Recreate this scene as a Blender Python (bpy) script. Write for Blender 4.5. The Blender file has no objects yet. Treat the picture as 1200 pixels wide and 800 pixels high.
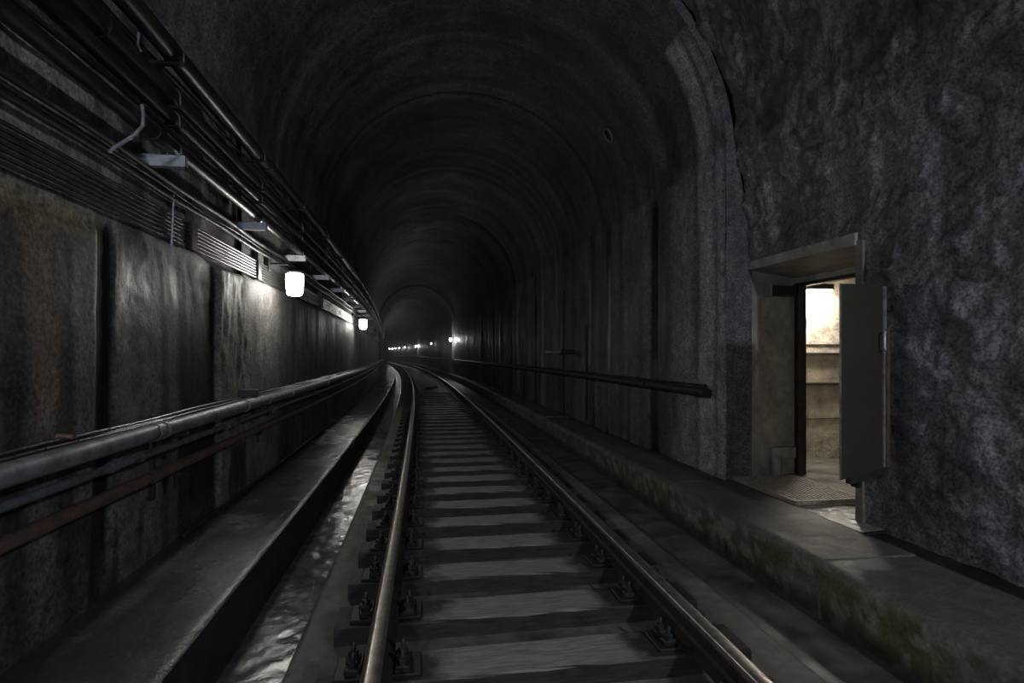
import bpy, math, random
import numpy as np
from mathutils import Vector
random.seed(7)
S = bpy.context.scene
COL = S.collection
# ---------------------------------------------------------------- camera / world / exposure
F = 650.0                      # focal length in pixels of a 1200 px wide frame
YAW = math.atan(103.0 / F)
ZC = 1.65                      # eye height above the gutter floor
cam_d = bpy.data.cameras.new('camera'); cam = bpy.data.objects.new('camera', cam_d); COL.objects.link(cam)
cam_d.sensor_width = 36.0; cam_d.lens = F / 1200 * 36.0
cam_d.shift_y = 14.0 / 1200
cam_d.clip_start = 0.05; cam_d.clip_end = 400
cam.location = (0, 0, ZC); cam.rotation_euler = (math.pi / 2, 0, -YAW)
S.camera = cam
w = bpy.data.worlds.new('dark_world'); S.world = w; w.use_nodes = True
w.node_tree.nodes['Background'].inputs[0].default_value = (0, 0, 0, 1)
w.node_tree.nodes['Background'].inputs[1].default_value = 0.0
S.view_settings.view_transform = 'Standard'; S.view_settings.look = 'None'
S.view_settings.gamma = 1.0; S.view_settings.use_curve_mapping = False
S.view_settings.exposure = 0.18
LAMP = 65.0                    # emission of the tunnel lamps
COOL = (0.80, 0.885, 1.0)
WARM = (1.0, 0.93, 0.82)

# ---------------------------------------------------------------- tunnel geometry (metres, u = across, z relative to the eye)
K, Y0, Y1 = 0.00085, 5.0, 85.0
def sh(Y):
    Y = np.asarray(Y, float)
    a = K * (Y - Y0) ** 2
    b = K * (Y1 - Y0) ** 2 + 2 * K * (Y1 - Y0) * (Y - Y1)
    return np.where(Y < Y0, a * 0.5, np.where(Y > Y1, b, a))
def ex(Y):                     # the bore drifts off the track centre a little in the curve
    t = np.clip((np.asarray(Y, float) - 8) / 26.0, 0, 1)
    return 0.4 * t * t * (3 - 2 * t)
def W(u, Y, z, wall=True):     # bore coordinates -> world
    return (float(u - sh(Y) - (ex(Y) if wall else 0)), float(Y), float(z + ZC))
XL, XR, XN, ZS = -1.59, 3.02, 3.30, 1.95
H_RAIL, H_TIE, H_SLAB, H_GUT, H_GUTR, H_BL, H_BR = 1.267, 1.437, 1.535, 1.56, 1.62, 1.228, 1.27
RAIL_L, RAIL_R = -0.2016, 1.308
RING = 5.2                     # construction joint
DOOR_Y0, DOOR_Y1, DOOR_Z = 3.80, 5.20, 0.90

def hsh(ix, iy, seed):
    n = (ix.astype(np.int64) * 374761393 + iy.astype(np.int64) * 668265263 + seed * 974711) & 0xffffffff
    n = ((n ^ (n >> 13)) * 1274126177) & 0xffffffff
    return ((n ^ (n >> 16)) & 0xffffff) / float(0xffffff)
def vnoise(x, y, seed=0):
    x = np.asarray(x, float); y = np.asarray(y, float)
    x, y = np.broadcast_arrays(x, y)
    ix = np.floor(x); iy = np.floor(y); fx = x - ix; fy = y - iy
    fx = fx * fx * (3 - 2 * fx); fy = fy * fy * (3 - 2 * fy)
    a = hsh(ix, iy, seed); b = hsh(ix + 1, iy, seed); c = hsh(ix, iy + 1, seed); d = hsh(ix + 1, iy + 1, seed)
    return a + (b - a) * fx + (c - a) * fy + (a - b - c + d) * fx * fy
def fbm(x, y, seed=0, oct=4):
    s = 0; a = 0.5; t = 0
    for o in range(oct):
        s = s + a * vnoise(x * 2 ** o, y * 2 ** o, seed + o * 17); t += a; a *= 0.5
    return s / t
def sstep(a, b, x):
    t = np.clip((x - a) / (b - a), 0, 1); return t * t * (3 - 2 * t)
def band(x, c, hw, soft):
    return 1 - sstep(hw, hw + soft, np.abs(x - c))

# ---------------------------------------------------------------- materials
def newmat(name):
    m = bpy.data.materials.new(name); m.use_nodes = True
    nt = m.node_tree; nt.nodes.clear()
    out = nt.nodes.new('ShaderNodeOutputMaterial'); b = nt.nodes.new('ShaderNodeBsdfPrincipled')
    nt.links.new(b.outputs[0], out.inputs[0])
    return m, nt, b
def N(nt, t, **kw):
    n = nt.nodes.new(t)
    for k, v in kw.items():
        if k in n.inputs.keys() if hasattr(n.inputs, 'keys') else False: n.inputs[k].default_value = v
        else: setattr(n, k, v)
    return n
def noise(nt, vec, scale, detail=4, rough=0.55):
    n = nt.nodes.new('ShaderNodeTexNoise'); n.inputs['Scale'].default_value = scale
    n.inputs['Detail'].default_value = detail; n.inputs['Roughness'].default_value = rough
    nt.links.new(vec, n.inputs['Vector']); return n.outputs['Fac']
def ramp(nt, fac, stops):
    r = nt.nodes.new('ShaderNodeValToRGB'); cr = r.color_ramp
    while len(cr.elements) < len(stops): cr.elements.new(0.5)
    for e, (p, c) in zip(cr.elements, stops):
        e.position = p; e.color = (c, c, c, 1) if isinstance(c, (int, float)) else (*c, 1)
    nt.links.new(fac, r.inputs[0]); return r.outputs[0]
def mapr(nt, fac, a, b, c, d):
    n = nt.nodes.new('ShaderNodeMapRange'); nt.links.new(fac, n.inputs[0])
    for i, v in enumerate((a, b, c, d)): n.inputs[i + 1].default_value = v
    return n.outputs[0]
def mul(nt, a, b, op='MULTIPLY'):
    n = nt.nodes.new('ShaderNodeMath'); n.operation = op
    for i, v in enumerate((a, b)):
        if isinstance(v, (int, float)): n.inputs[i].default_value = v
        else: nt.links.new(v, n.inputs[i])
    return n.outputs[0]
def mixc(nt, fac, a, b, blend='MIX'):
    n = nt.nodes.new('ShaderNodeMix'); n.data_type = 'RGBA'; n.blend_type = blend
    for sock, v in ((n.inputs[0], fac), (n.inputs[6], a), (n.inputs[7], b)):
        if isinstance(v, (int, float)): sock.default_value = v
        elif isinstance(v, tuple): sock.default_value = (*v, 1)
        else: nt.links.new(v, sock)
    return n.outputs[2]
def bump(nt, b, h, strength, dist):
    n = nt.nodes.new('ShaderNodeBump'); n.inputs['Strength'].default_value = strength; n.inputs['Distance'].default_value = dist
    nt.links.new(h, n.inputs['Height']); nt.links.new(n.outputs[0], b.inputs['Normal'])
def coords(nt, scale=(1, 1, 1), kind='Object'):
    tc = nt.nodes.new('ShaderNodeTexCoord'); mp = nt.nodes.new('ShaderNodeMapping'); mp.inputs['Scale'].default_value = scale
    nt.links.new(tc.outputs[kind], mp.inputs[0]); return mp.outputs[0]

def concrete_mat(name, col, var=0.5, rough=(0.35, 0.8), bscale=40, bstr=0.5, bdist=0.01, attr=False, spec=0.5, big=1.3, con=(0.4, 0.65)):
    m, nt, b = newmat(name)
    v = coords(nt)
    n1 = noise(nt, v, big, 6, 0.62); n2 = noise(nt, v, bscale, 5, 0.65); n3 = noise(nt, v, bscale * 0.22, 5, 0.6)
    f = mapr(nt, n1, 0.3, 0.7, 1 - var, 1 + var)
    f2 = mapr(nt, n3, 0.3, 0.7, 1 - var * 0.5, 1 + var * 0.5)
    f = mul(nt, f, f2)
    if attr:
        a = nt.nodes.new('ShaderNodeAttribute'); a.attribute_name = 'alb'; base = a.outputs['Color']
        f = mul(nt, mapr(nt, n3, 0.32, 0.68, 1 - con[0], 1 + con[0]), mapr(nt, n2, 0.33, 0.67, 1 - con[1], 1 + con[1]))
    else:
        base = col
    g = nt.nodes.new('ShaderNodeCombineColor')
    for i in range(3): nt.links.new(f, g.inputs[i])
    c = mixc(nt, 1.0, base, g.outputs[0], 'MULTIPLY')
    nt.links.new(c, b.inputs['Base Color'])
    if attr:
        wv = nt.nodes.new('ShaderNodeAttribute'); wv.attribute_name = 'wet'
        r0 = mapr(nt, n1, 0.35, 0.65, rough[1], rough[1] - 0.15)
        r = nt.nodes.new('ShaderNodeMix'); r.data_type = 'FLOAT'
        nt.links.new(wv.outputs['Fac'], r.inputs[0]); nt.links.new(r0, r.inputs[2]); r.inputs[3].default_value = rough[0]
        nt.links.new(mul(nt, r.outputs[0], mapr(nt, n3, 0.3, 0.7, 0.8, 1.15)), b.inputs['Roughness'])
        nt.links.new(mapr(nt, wv.outputs['Fac'], 0, 1, 0.08, spec + 0.25), b.inputs['Specular IOR Level'])
    else:
        nt.links.new(mapr(nt, n1, 0.4, 0.6, rough[0], rough[1]), b.inputs['Roughness'])
    if not attr: b.inputs['Specular IOR Level'].default_value = spec
    h = mul(nt, mul(nt, n2, 0.45), n3, 'ADD')
    bump(nt, b, h, bstr, bdist)
    return m
def metal_mat(name, col, rough=0.4, metallic=0.6, dirt=None, dscale=9, bstr=0.25, bs=60, amt=(0.45, 0.62)):
    m, nt, b = newmat(name); v = coords(nt)
    n1 = noise(nt, v, dscale, 6, 0.65); n2 = noise(nt, v, bs, 4, 0.6)
    fac = mapr(nt, n1, amt[0], amt[1], 0, 1)
    nt.links.new(mixc(nt, fac, col, dirt or tuple(x * 0.55 for x in col)), b.inputs['Base Color'])
    nt.links.new(mapr(nt, n2, 0.3, 0.7, rough * 0.8, min(1, rough * 1.35)), b.inputs['Roughness'])
    b.inputs['Metallic'].default_value = metallic
    bump(nt, b, n2, bstr, 0.004)
    return m
def plain_mat(name, col, rough=0.6, metallic=0.0):
    m, nt, b = newmat(name); v = coords(nt)
    n1 = noise(nt, v, 25, 4, 0.6)
    nt.links.new(mixc(nt, mapr(nt, n1, 0.35, 0.65, 0, 1), col, tuple(x * 0.6 for x in col)), b.inputs['Base Color'])
    b.inputs['Roughness'].default_value = rough; b.inputs['Metallic'].default_value = metallic
    return m
def emit_mat(name, col, strength):
    m = bpy.data.materials.new(name); m.use_nodes = True; nt = m.node_tree; nt.nodes.clear()
    out = nt.nodes.new('ShaderNodeOutputMaterial'); e = nt.nodes.new('ShaderNodeEmission')
    e.inputs[0].default_value = (*col, 1); e.inputs[1].default_value = strength
    nt.links.new(e.outputs[0], out.inputs[0]); return m

M = {}
M['lining'] = concrete_mat('lining_concrete', None, attr=True, rough=(0.28, 0.78), bscale=48, bstr=0.8, bdist=0.005)
M['shotcrete'] = concrete_mat('shotcrete', None, attr=True, rough=(0.24, 0.6), bscale=52, bstr=1.0, bdist=0.008, con=(0.35, 0.75))
M['slab'] = concrete_mat('slab_concrete', (0.115, 0.105, 0.09), var=0.55, rough=(0.45, 0.8), bscale=50, bstr=0.4, bdist=0.006, big=2.2, spec=0.25)
M['bench_r'] = concrete_mat('bench_concrete', None, attr=True, rough=(0.4, 0.8), bscale=45, bstr=0.35, bdist=0.006, con=(0.15, 0.3))
M['bench_l'] = concrete_mat('wet_bench', (0.042, 0.039, 0.036), var=0.25, rough=(0.14, 0.28), bscale=70, bstr=1.0, bdist=0.007, big=2.2, spec=0.8)
M['gutter'] = concrete_mat('wet_gutter', (0.085, 0.084, 0.08), var=0.5, rough=(0.12, 0.24), bscale=36, bstr=1.0, bdist=0.0045, big=3, spec=1.0)
M['curb_black'] = concrete_mat('curb_black', (0.02, 0.02, 0.0195), var=0.4, rough=(0.5, 0.8), bscale=40, bstr=0.3, bdist=0.005, big=2, spec=0.15)
M['drain_pale_lit'] = concrete_mat('drain_pale_lit', (0.24, 0.222, 0.198), var=0.4, rough=(0.25, 0.5), bscale=50, bstr=0.8, bdist=0.006, big=5, spec=0.7)  # pale deposit, with the room lamp's light put into the colour
M['gutter_r'] = concrete_mat('dark_gutter', (0.07, 0.062, 0.052), var=0.6, rough=(0.4, 0.75), bscale=30, bstr=0.5, bdist=0.008, big=3)
M['jamb'] = concrete_mat('jamb_concrete', (0.27, 0.255, 0.23), var=0.42, rough=(0.6, 0.85), bscale=60, bstr=0.5, bdist=0.005, big=3)
M['jamb_grimy_shaded'] = concrete_mat('jamb_grimy_shaded', (0.15, 0.135, 0.115), var=0.5, rough=(0.6, 0.85), bscale=60, bstr=0.5, bdist=0.005, big=3)  # darker concrete: grime and the near jamb's shadow in one colour
M['room'] = concrete_mat('room_concrete', (0.40, 0.355, 0.28), var=0.4, rough=(0.7, 0.9), bscale=26, bstr=1.0, bdist=0.03, big=6)
M['room_floor'] = concrete_mat('room_floor', (0.075, 0.066, 0.052), var=0.6, rough=(0.35, 0.7), bscale=60, bstr=0.8, bdist=0.006, big=4)
M['rail_side'] = metal_mat('rail_rust', (0.045, 0.034, 0.026), 0.6, 0.35, (0.02, 0.017, 0.016))
M['rail_top'] = metal_mat('rail_worn', (0.40, 0.37, 0.33), 0.34, 0.85, (0.26, 0.225, 0.19), 20, 0.05)
M['iron'] = metal_mat('dark_iron', (0.03, 0.03, 0.033), 0.5, 0.5, (0.04, 0.03, 0.022))
M['black_pipe'] = metal_mat('black_pipe', (0.012, 0.012, 0.012), 0.36, 0.0, (0.028, 0.024, 0.02), 5)
M['cable'] = metal_mat('cable_rubber', (0.012, 0.012, 0.013), 0.5, 0.0, (0.022, 0.021, 0.02), 6, 0.1)
M['conduit'] = metal_mat('dark_conduit', (0.07, 0.07, 0.072), 0.3, 0.6, (0.04, 0.038, 0.036), 7, 0.1)
M['galv'] = metal_mat('galvanised', (0.36, 0.38, 0.43), 0.55, 0.35, (0.2, 0.19, 0.18), 14, amt=(0.5, 0.75))
M['dull'] = metal_mat('dull_strap', (0.17, 0.175, 0.19), 0.6, 0.2, (0.10, 0.10, 0.10), 20)
M['grey_pipe'] = metal_mat('grey_pipe', (0.20, 0.205, 0.22), 0.46, 0.35, (0.085, 0.08, 0.072), 11, amt=(0.42, 0.66))
M['blue_pipe'] = metal_mat('slate_pipe', (0.13, 0.14, 0.16), 0.42, 0.35, (0.06, 0.055, 0.05), 12)
M['rust_pipe'] = metal_mat('rust_pipe', (0.125, 0.072, 0.055), 0.5, 0.25, (0.075, 0.050, 0.042), 10)
M['brown_pipe'] = metal_mat('brown_pipe', (0.06, 0.042, 0.035), 0.55, 0.25, (0.03, 0.026, 0.024), 10)
M['door'] = metal_mat('door_paint', (0.044, 0.038, 0.030), 0.42, 0.0, (0.033, 0.029, 0.023), 3, 0.08, 30, amt=(0.3, 0.75))
M['door_edge'] = metal_mat('door_edge', (0.30, 0.30, 0.31), 0.45, 0.5, (0.16, 0.15, 0.14), 12)
M['rust_strip'] = metal_mat('rust_strip', (0.13, 0.08, 0.055), 0.6, 0.2)
M['chrome'] = metal_mat('handle_steel', (0.75, 0.75, 0.75), 0.35, 0.15, (0.45, 0.44, 0.42), 20, 0.05)
M['grate'] = metal_mat('grate_steel', (0.30, 0.28, 0.24), 0.5, 0.2, (0.2, 0.175, 0.14), 14)
M['frame'] = metal_mat('frame_paint', (0.035, 0.036, 0.034), 0.5, 0.2)
M['unlit'] = metal_mat('unlit_glass', (0.35, 0.35, 0.34), 0.25, 0.0, (0.25, 0.25, 0.24), 5, 0.02)
M['debris'] = plain_mat('debris', (0.02, 0.02, 0.018), 0.8)

def tie_material():
    m, nt, b = newmat('tie_timber')
    tc = nt.nodes.new('ShaderNodeTexCoord'); oi = nt.nodes.new('ShaderNodeObjectInfo')
    add = nt.nodes.new('ShaderNodeVectorMath'); add.operation = 'MULTIPLY_ADD'
    nt.links.new(tc.outputs['Object'], add.inputs[0]); add.inputs[1].default_value = (1, 1, 1)
    cmb = nt.nodes.new('ShaderNodeCombineXYZ')
    r = mul(nt, oi.outputs['Random'], 37.0)
    for i in range(3): nt.links.new(r, cmb.inputs[i])
    nt.links.new(cmb.outputs[0], add.inputs[2])
    mp = nt.nodes.new('ShaderNodeMapping'); mp.inputs['Scale'].default_value = (1, 9, 9); nt.links.new(add.outputs[0], mp.inputs[0])
    grain = noise(nt, mp.outputs[0], 7, 6, 0.65); blot = noise(nt, add.outputs[0], 3.5, 5, 0.6)
    sx = nt.nodes.new('ShaderNodeSeparateXYZ'); nt.links.new(tc.outputs['Object'], sx.inputs[0])
    ax = mul(nt, sx.outputs[0], 1.0, 'ABSOLUTE')
    edge = mul(nt, ax, mul(nt, mul(nt, blot, 0.5, 'SUBTRACT'), 0.5), 'ADD')
    dust = mapr(nt, edge, 0.40, 0.52, 1, 0)                     # dusty middle, greasy by the rails
    nz = nt.nodes.new('ShaderNodeSeparateXYZ'); nt.links.new(tc.outputs['Normal'], nz.inputs[0])
    dust = mul(nt, dust, mapr(nt, nz.outputs[2], 0.5, 0.9, 0, 1))  # dust lies on top faces
    greasy = mixc(nt, mapr(nt, grain, 0.35, 0.65, 0, 1), (0.018, 0.017, 0.018), (0.045, 0.040, 0.036))
    dusty = mixc(nt, mapr(nt, grain, 0.3, 0.7, 0, 1), (0.13, 0.12, 0.108), (0.30, 0.28, 0.25))
    nt.links.new(mixc(nt, dust, greasy, dusty), b.inputs['Base Color'])
    nt.links.new(mapr(nt, blot, 0.35, 0.65, 0.45, 0.75), b.inputs['Roughness'])
    b.inputs['Specular IOR Level'].default_value = 0.25
    bump(nt, b, grain, 0.5, 0.006)
    return m
M['tie'] = tie_material()
M['lamp'] = emit_mat('lamp_glow', (1.0, 0.97, 0.90), LAMP)
M['lamp_near'] = emit_mat('fill_glow_behind', COOL, LAMP * 5.2)  # added unseen lamp behind the camera, brightens the near walls
M['lamp_fill_r'] = emit_mat('fill_glow_behind_right', COOL, LAMP * 10.5)  # second added unseen lamp, rakes the right wall and fills the left
M['lamp_far'] = emit_mat('lamp_glow_far', (0.97, 0.98, 1.0), LAMP * 2.6)
M['lamp_far2'] = emit_mat('lamp_glow_distant', (0.97, 0.98, 1.0), LAMP * 1.7)
M['lamp_weak'] = emit_mat('lamp_glow_weak', (0.97, 0.98, 1.0), LAMP * 0.08)
M['lamp_room'] = emit_mat('lamp_room', WARM, 220.0)

# ---------------------------------------------------------------- object helpers
def tag(o, label=None, cat=None, group=None, kind=None):
    if label: o['label'] = label
    if cat: o['category'] = cat
    if group: o['group'] = group
    if kind: o['kind'] = kind
    return o
def link(name, me, parent=None, loc=None):
    o = bpy.data.objects.new(name, me); COL.objects.link(o)
    if parent is not None: o.parent = parent
    if loc is not None: o.location = loc
    return o
def empty(name, loc, label=None, cat=None, group=None, kind=None):
    o = link(name, None, None, loc); o.empty_display_size = 0.1
    return tag(o, label, cat, group, kind)
class MB:
    def __init__(s): s.v = []; s.f = []; s.mi = []; s.sm = []
    def add(s, vs, fs, smooth=False, mi=0):
        o = len(s.v); s.v += [tuple(p) for p in vs]
        for f in fs: s.f.append([i + o for i in f]); s.mi.append(mi); s.sm.append(smooth)
        return s
    def box(s, x0, x1, y0, y1, z0, z1, bev=0.0, mi=0):
        if bev <= 0:
            v = [(x, y, z) for z in (z0, z1) for y in (y0, y1) for x in (x0, x1)]
            return s.add(v, [(0, 2, 3, 1), (4, 5, 7, 6), (0, 1, 5, 4), (2, 6, 7, 3), (0, 4, 6, 2), (1, 3, 7, 5)], mi=mi)
        b = bev; ring = lambda x0, x1, y0, y1, z: [(x0 + b, y0, z), (x1 - b, y0, z), (x1, y0 + b, z), (x1, y1 - b, z), (x1 - b, y1, z), (x0 + b, y1, z), (x0, y1 - b, z), (x0, y0 + b, z)]
        R = [ring(x0 + b, x1 - b, y0 + b, y1 - b, z0), ring(x0, x1, y0, y1, z0 + b), ring(x0, x1, y0, y1, z1 - b), ring(x0 + b, x1 - b, y0 + b, y1 - b, z1)]
        v = [p for r in R for p in r]; f = [list(range(7, -1, -1)), list(range(24, 32))]
        for k in range(3):
            for i in range(8): j = (i + 1) % 8; f.append((k * 8 + i, k * 8 + j, k * 8 + 8 + j, k * 8 + 8 + i))
        return s.add(v, f, mi=mi)
    def tube(s, pts, r, n=10, cap=True, mi=0, smooth=True):
        P = [Vector(p) for p in pts]; m = len(P); rs = r if isinstance(r, (list, tuple)) else [r] * m
        v = []; prev = None
        for i in range(m):
            t = (P[min(i + 1, m - 1)] - P[max(i - 1, 0)]).normalized()
            if prev is None: a = t.orthogonal().normalized()
            else: a = (prev - t * prev.dot(t)).normalized()
            prev = a; b = t.cross(a)
            for k in range(n):
                an = 2 * math.pi * k / n; v.append(P[i] + (a * math.cos(an) + b * math.sin(an)) * rs[i])
        f = []
        for i in range(m - 1):
            for k in range(n): q = (k + 1) % n; f.append((i * n + k, i * n + q, (i + 1) * n + q, (i + 1) * n + k))
        s.add(v, f, smooth, mi)
        if cap: s.add([v[k] for k in range(n)], [list(range(n - 1, -1, -1))], False, mi); s.add(v[-n:], [list(range(n))], False, mi)
        return s
    def lathe(s, prof, c=(0, 0, 0), n=16, mi=0, smooth=True):   # prof: (r, z) list, axis z
        v = []; f = []
        for r, z in prof:
            for k in range(n): a = 2 * math.pi * k / n; v.append((c[0] + r * math.cos(a), c[1] + r * math.sin(a), c[2] + z))
        for i in range(len(prof) - 1):
            for k in range(n): q = (k + 1) % n; f.append((i * n + k, i * n + q, (i + 1) * n + q, (i + 1) * n + k))
        s.add(v, f, smooth, mi)
        s.add(v[:n], [list(range(n - 1, -1, -1))], False, mi); s.add(v[-n:], [list(range(n))], False, mi)
        return s
    def mesh(s, name, mats):
        me = bpy.data.meshes.new(name); me.from_pydata(s.v, [], s.f)
        for m in (mats if isinstance(mats, (list, tuple)) else [mats]): me.materials.append(m)
        me.polygons.foreach_set('material_index', s.mi); me.polygons.foreach_set('use_smooth', s.sm); me.update(); return me
    def build(s, name, mats, parent=None, loc=None):
        return link(name, s.mesh(name, mats), parent, loc)
def grid_mesh(name, V, mat, alb=None, wet=None, mask=None, flip=False, smooth=True):
    """V: (n, m, 3) array of points -> quads; alb (n,m,3) and wet (n,m) go to point attributes"""
    n, m = V.shape[:2]
    i = np.arange((n - 1) * (m - 1)); a = (i // (m - 1)) * m + i % (m - 1)
    q = np.stack([a, a + 1, a + m + 1, a + m], 1)
    if flip: q = q[:, ::-1]
    if mask is not None: q = q[mask.reshape(-1)]
    me = bpy.data.meshes.new(name)
    me.vertices.add(n * m); me.vertices.foreach_set('co', V.reshape(-1).astype(np.float32))
    me.loops.add(q.size); me.loops.foreach_set('vertex_index', q.reshape(-1).astype(np.int32))
    me.polygons.add(len(q)); me.polygons.foreach_set('loop_start', np.arange(0, q.size, 4, dtype=np.int32))
    me.polygons.foreach_set('use_smooth', np.full(len(q), smooth))
    me.materials.append(mat); me.update(calc_edges=True)
    if alb is not None:
        at = me.attributes.new('alb', 'FLOAT_COLOR', 'POINT')
        c = np.concatenate([alb, np.ones((n, m, 1))], 2); at.data.foreach_set('color', c.reshape(-1).astype(np.float32))
    if wet is not None:
        at = me.attributes.new('wet', 'FLOAT', 'POINT'); at.data.foreach_set('value', wet.reshape(-1).astype(np.float32))
    return me

# ---------------------------------------------------------------- the lining: walls and vault
def profile(arc, near, shrink):
    """arc measured from the left springing (0); negative = down the left wall; beyond pi*r = down the right wall"""
    xl = XL + shrink; xr = XR - shrink
    r = (xr - xl) / 2; c = (xr + xl) / 2; L = math.pi * r
    th = np.clip(arc / r, 0, math.pi)
    u = c - r * np.cos(th); z = ZS + r * np.sin(th)
    z = z + np.where(arc < 0, arc, 0) - np.where(arc > L, arc - L, 0)
    nu = np.cos(th); nz = -np.sin(th)
    if near:                                   # the near section stands back on the right
        off = near_offset(arc, z, L); u = u - nu * off; z = z - nz * off
    return u, z, nu, nz, L
def near_offset(arc, z, L):
    rt = sstep(0.35 * L, 0.75 * L, arc)
    return rt * (0.10 + (XN - XR - 0.10) * (1 - sstep(1.0, 2.3, z)) * (arc > 0.6 * L))
def lining_fields(Y, arc, u, z, L, near):
    """displacement (towards the inside), albedo, wetness"""
    right = sstep(0.45 * L, 0.8 * L, arc) if near else np.zeros_like(arc + Y)
    wl = (arc < 0.1).astype(float) * np.ones_like(Y); wr = (arc > L - 0.1).astype(float) * np.ones_like(Y)
    d = 0.03 * (fbm(Y * 0.5, arc * 0.5, 1) - 0.5) + 0.012 * (fbm(Y * 4, arc * 1.2, 2) - 0.5) + 0.004 * (fbm(Y * 14, arc * 14, 3, 3) - 0.5)
    rough = 0.11 * (fbm(Y * 1.5 + 3, arc * 1.5, 11) - 0.5) + 0.075 * (fbm(Y * 6, arc * 6, 12, 4) - 0.5) + 0.035 * (fbm(Y * 21, arc * 19, 13, 3) - 0.5)
    d = d + right * rough
    streak = fbm(Y * 5.0, arc * 0.33, 21, 5); big = fbm(Y * 0.9, arc * 0.7, 22, 5); med = fbm(Y * 3, arc * 3, 23, 5)
    val = 0.105 * (0.35 + 1.3 * streak) * (0.4 + 1.2 * big) * (0.6 + 0.8 * med)
    drip = sstep(0.56, 0.74, fbm(Y * 3.3 + 9, arc * 0.12, 31, 3)) * (wl + wr) * 0.75
    val = val * (1 - 0.8 * drip)
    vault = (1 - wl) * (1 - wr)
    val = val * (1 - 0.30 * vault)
    col = np.stack([val * 1.02, val * 1.0, val * 0.97], -1)
    wet = 0.25 + 0.5 * drip + 0.3 * (big - 0.5)
    def paint(mask, rgb):
        nonlocal col
        mk = np.clip(mask, 0, 1)[..., None]; col = col * (1 - mk) + np.array(rgb) * (0.55 + 0.9 * med[..., None]) * mk
    if near:
        blu = right[..., None]
        col = col * (1 - blu) + (np.stack([val, val * 1.01, val * 1.06], -1) * 1.15) * blu
        wet = wet + 0.25 * right
        Lm = wl
        col = col * (1 + 0.9 * (1 - sstep(0.15 * L, 0.3 * L, arc)) * sstep(0.55, 0.75, z) * (1 - 0.8 * sstep(4.2, 5.0, Y)))[..., None]  # upper left wall colour brightened to stand for light on it
        col = col * (1 - 0.42 * Lm * sstep(0.72, 0.6, z) * (0.4 + 1.2 * fbm(Y * 2.4, arc * 0.8, 83, 4)))[..., None]  # wall colour darkened unevenly to offset the strong lamp behind
        # left wall: ledge, plaster panels, gaps
        wob = 0.06 * (fbm(Y * 5, arc * 2, 41) - 0.5)
        ledge = Lm * sstep(0.60, 0.56, z + wob - 0.03 * (Y - 2)) * (1 - sstep(2.97, 3.02, Y + 0.6 * wob)); d = d + 0.022 * ledge
        paint(Lm * band(z, 0.61, 0.03, 0.07) * (1 - sstep(2.9, 3.1, Y)) * (0.25 + 0.6 * med), (0.21, 0.16, 0.09))
        rust = Lm * band(Y + 0.10 * z + 2.5 * wob, 2.60, 0.05, 0.10) * sstep(-0.55, -0.1, z) * sstep(0.62, 0.5, z) * sstep(0.35, 0.6, med + 0.15)
        paint(0.65 * rust * (0.4 + 0.9 * streak), (0.135, 0.085, 0.048))
        grey = Lm * band(Y + wob, 2.88, 0.06, 0.05) * sstep(0.55, 0.42, z); paint(0.6 * grey, (0.085, 0.086, 0.092))
        gap = Lm * band(Y + 0.6 * wob - 0.04 * z, 3.06, 0.075, 0.03) * sstep(0.75, 0.6, z); d = d - 0.012 * gap; paint(0.97 * gap, (0.010, 0.009, 0.008)); wet = wet * (1 - 0.7 * gap)
        pale = Lm * band(Y + wob, 3.50, 0.27, 0.08) * sstep(0.50, 0.38, z + 3 * wob + 0.9 * (Y - 3.47) ** 2); paint(0.75 * pale, (0.105, 0.099, 0.09))
        dk = Lm * band(Y + wob, 4.24, 0.28, 0.08) * sstep(0.7, 0.5, z) * (0.75 + 0.4 * streak); paint(dk, (0.014, 0.014, 0.015)); wet = wet * (1 - 0.85 * np.clip(dk, 0, 1))
        d = d - 0.04 * Lm * sstep(0.67, 0.70, z + 0.3 * wob) * sstep(4.3, 4.55, Y)
        pan = Lm * sstep(4.58, 4.60, Y) * sstep(0.69, 0.67, z + 0.3 * wob); d = d + 0.035 * pan
        paint(0.85 * pan * (0.65 + 0.6 * streak), (0.135, 0.124, 0.105)); wet = wet * (1 - 0.6 * pan)
        d = d + 0.018 * pan * (fbm(Y * 12, arc * 3.5, 55, 4) - 0.5) * 2
        for yc, hw in ((2.43, 0.03), (2.75, 0.035), (3.75, 0.03)): paint(Lm * band(Y + 1.5 * wob, yc, hw, 0.05) * sstep(0.6, 0.3, z) * 0.75, (0.02, 0.019, 0.018))
        low = Lm * sstep(-0.70, -0.80, z) * sstep(0.50, 0.56, fbm(Y * 3.2, arc * 0.5, 81, 3)); paint(0.85 * low, (0.02, 0.018, 0.015))
        # base stains
        paint(Lm * sstep(-0.95, -1.15, z) * 0.5, (0.06, 0.045, 0.032))
        # right: pale streaks, pits, brown tint
        paint(right * sstep(0.60, 0.75, fbm(Y * 2.2, arc * 1.4, 61)) * 0.45, (0.05, 0.045, 0.038))
        paint(right * sstep(0.58, 0.72, fbm(Y * 5, arc * 3.5, 62)) * 0.5, (0.20, 0.205, 0.22))
        pit = right * sstep(0.66, 0.74, fbm(Y * 3.1 + 7, arc * 3.1, 63, 3)); d = d - 0.035 * pit
    else:
        Rm = wr
        pan = wl * sstep(0.69, 0.66, z + 0.02 * (fbm(Y * 5, arc * 2, 41) - 0.5)); d = d + 0.03 * pan
        paint(0.55 * pan * (0.4 + 0.6 * streak) * (1 - sstep(5.9, 6.6, Y) * 0.9), (0.12, 0.112, 0.097)); col = col * (1 - 0.45 * pan * sstep(5.9, 6.6, Y))[..., None]; wet = wet * (1 - 0.6 * pan)  # panel colour darkened past the nearest lamp, standing for shade
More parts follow.
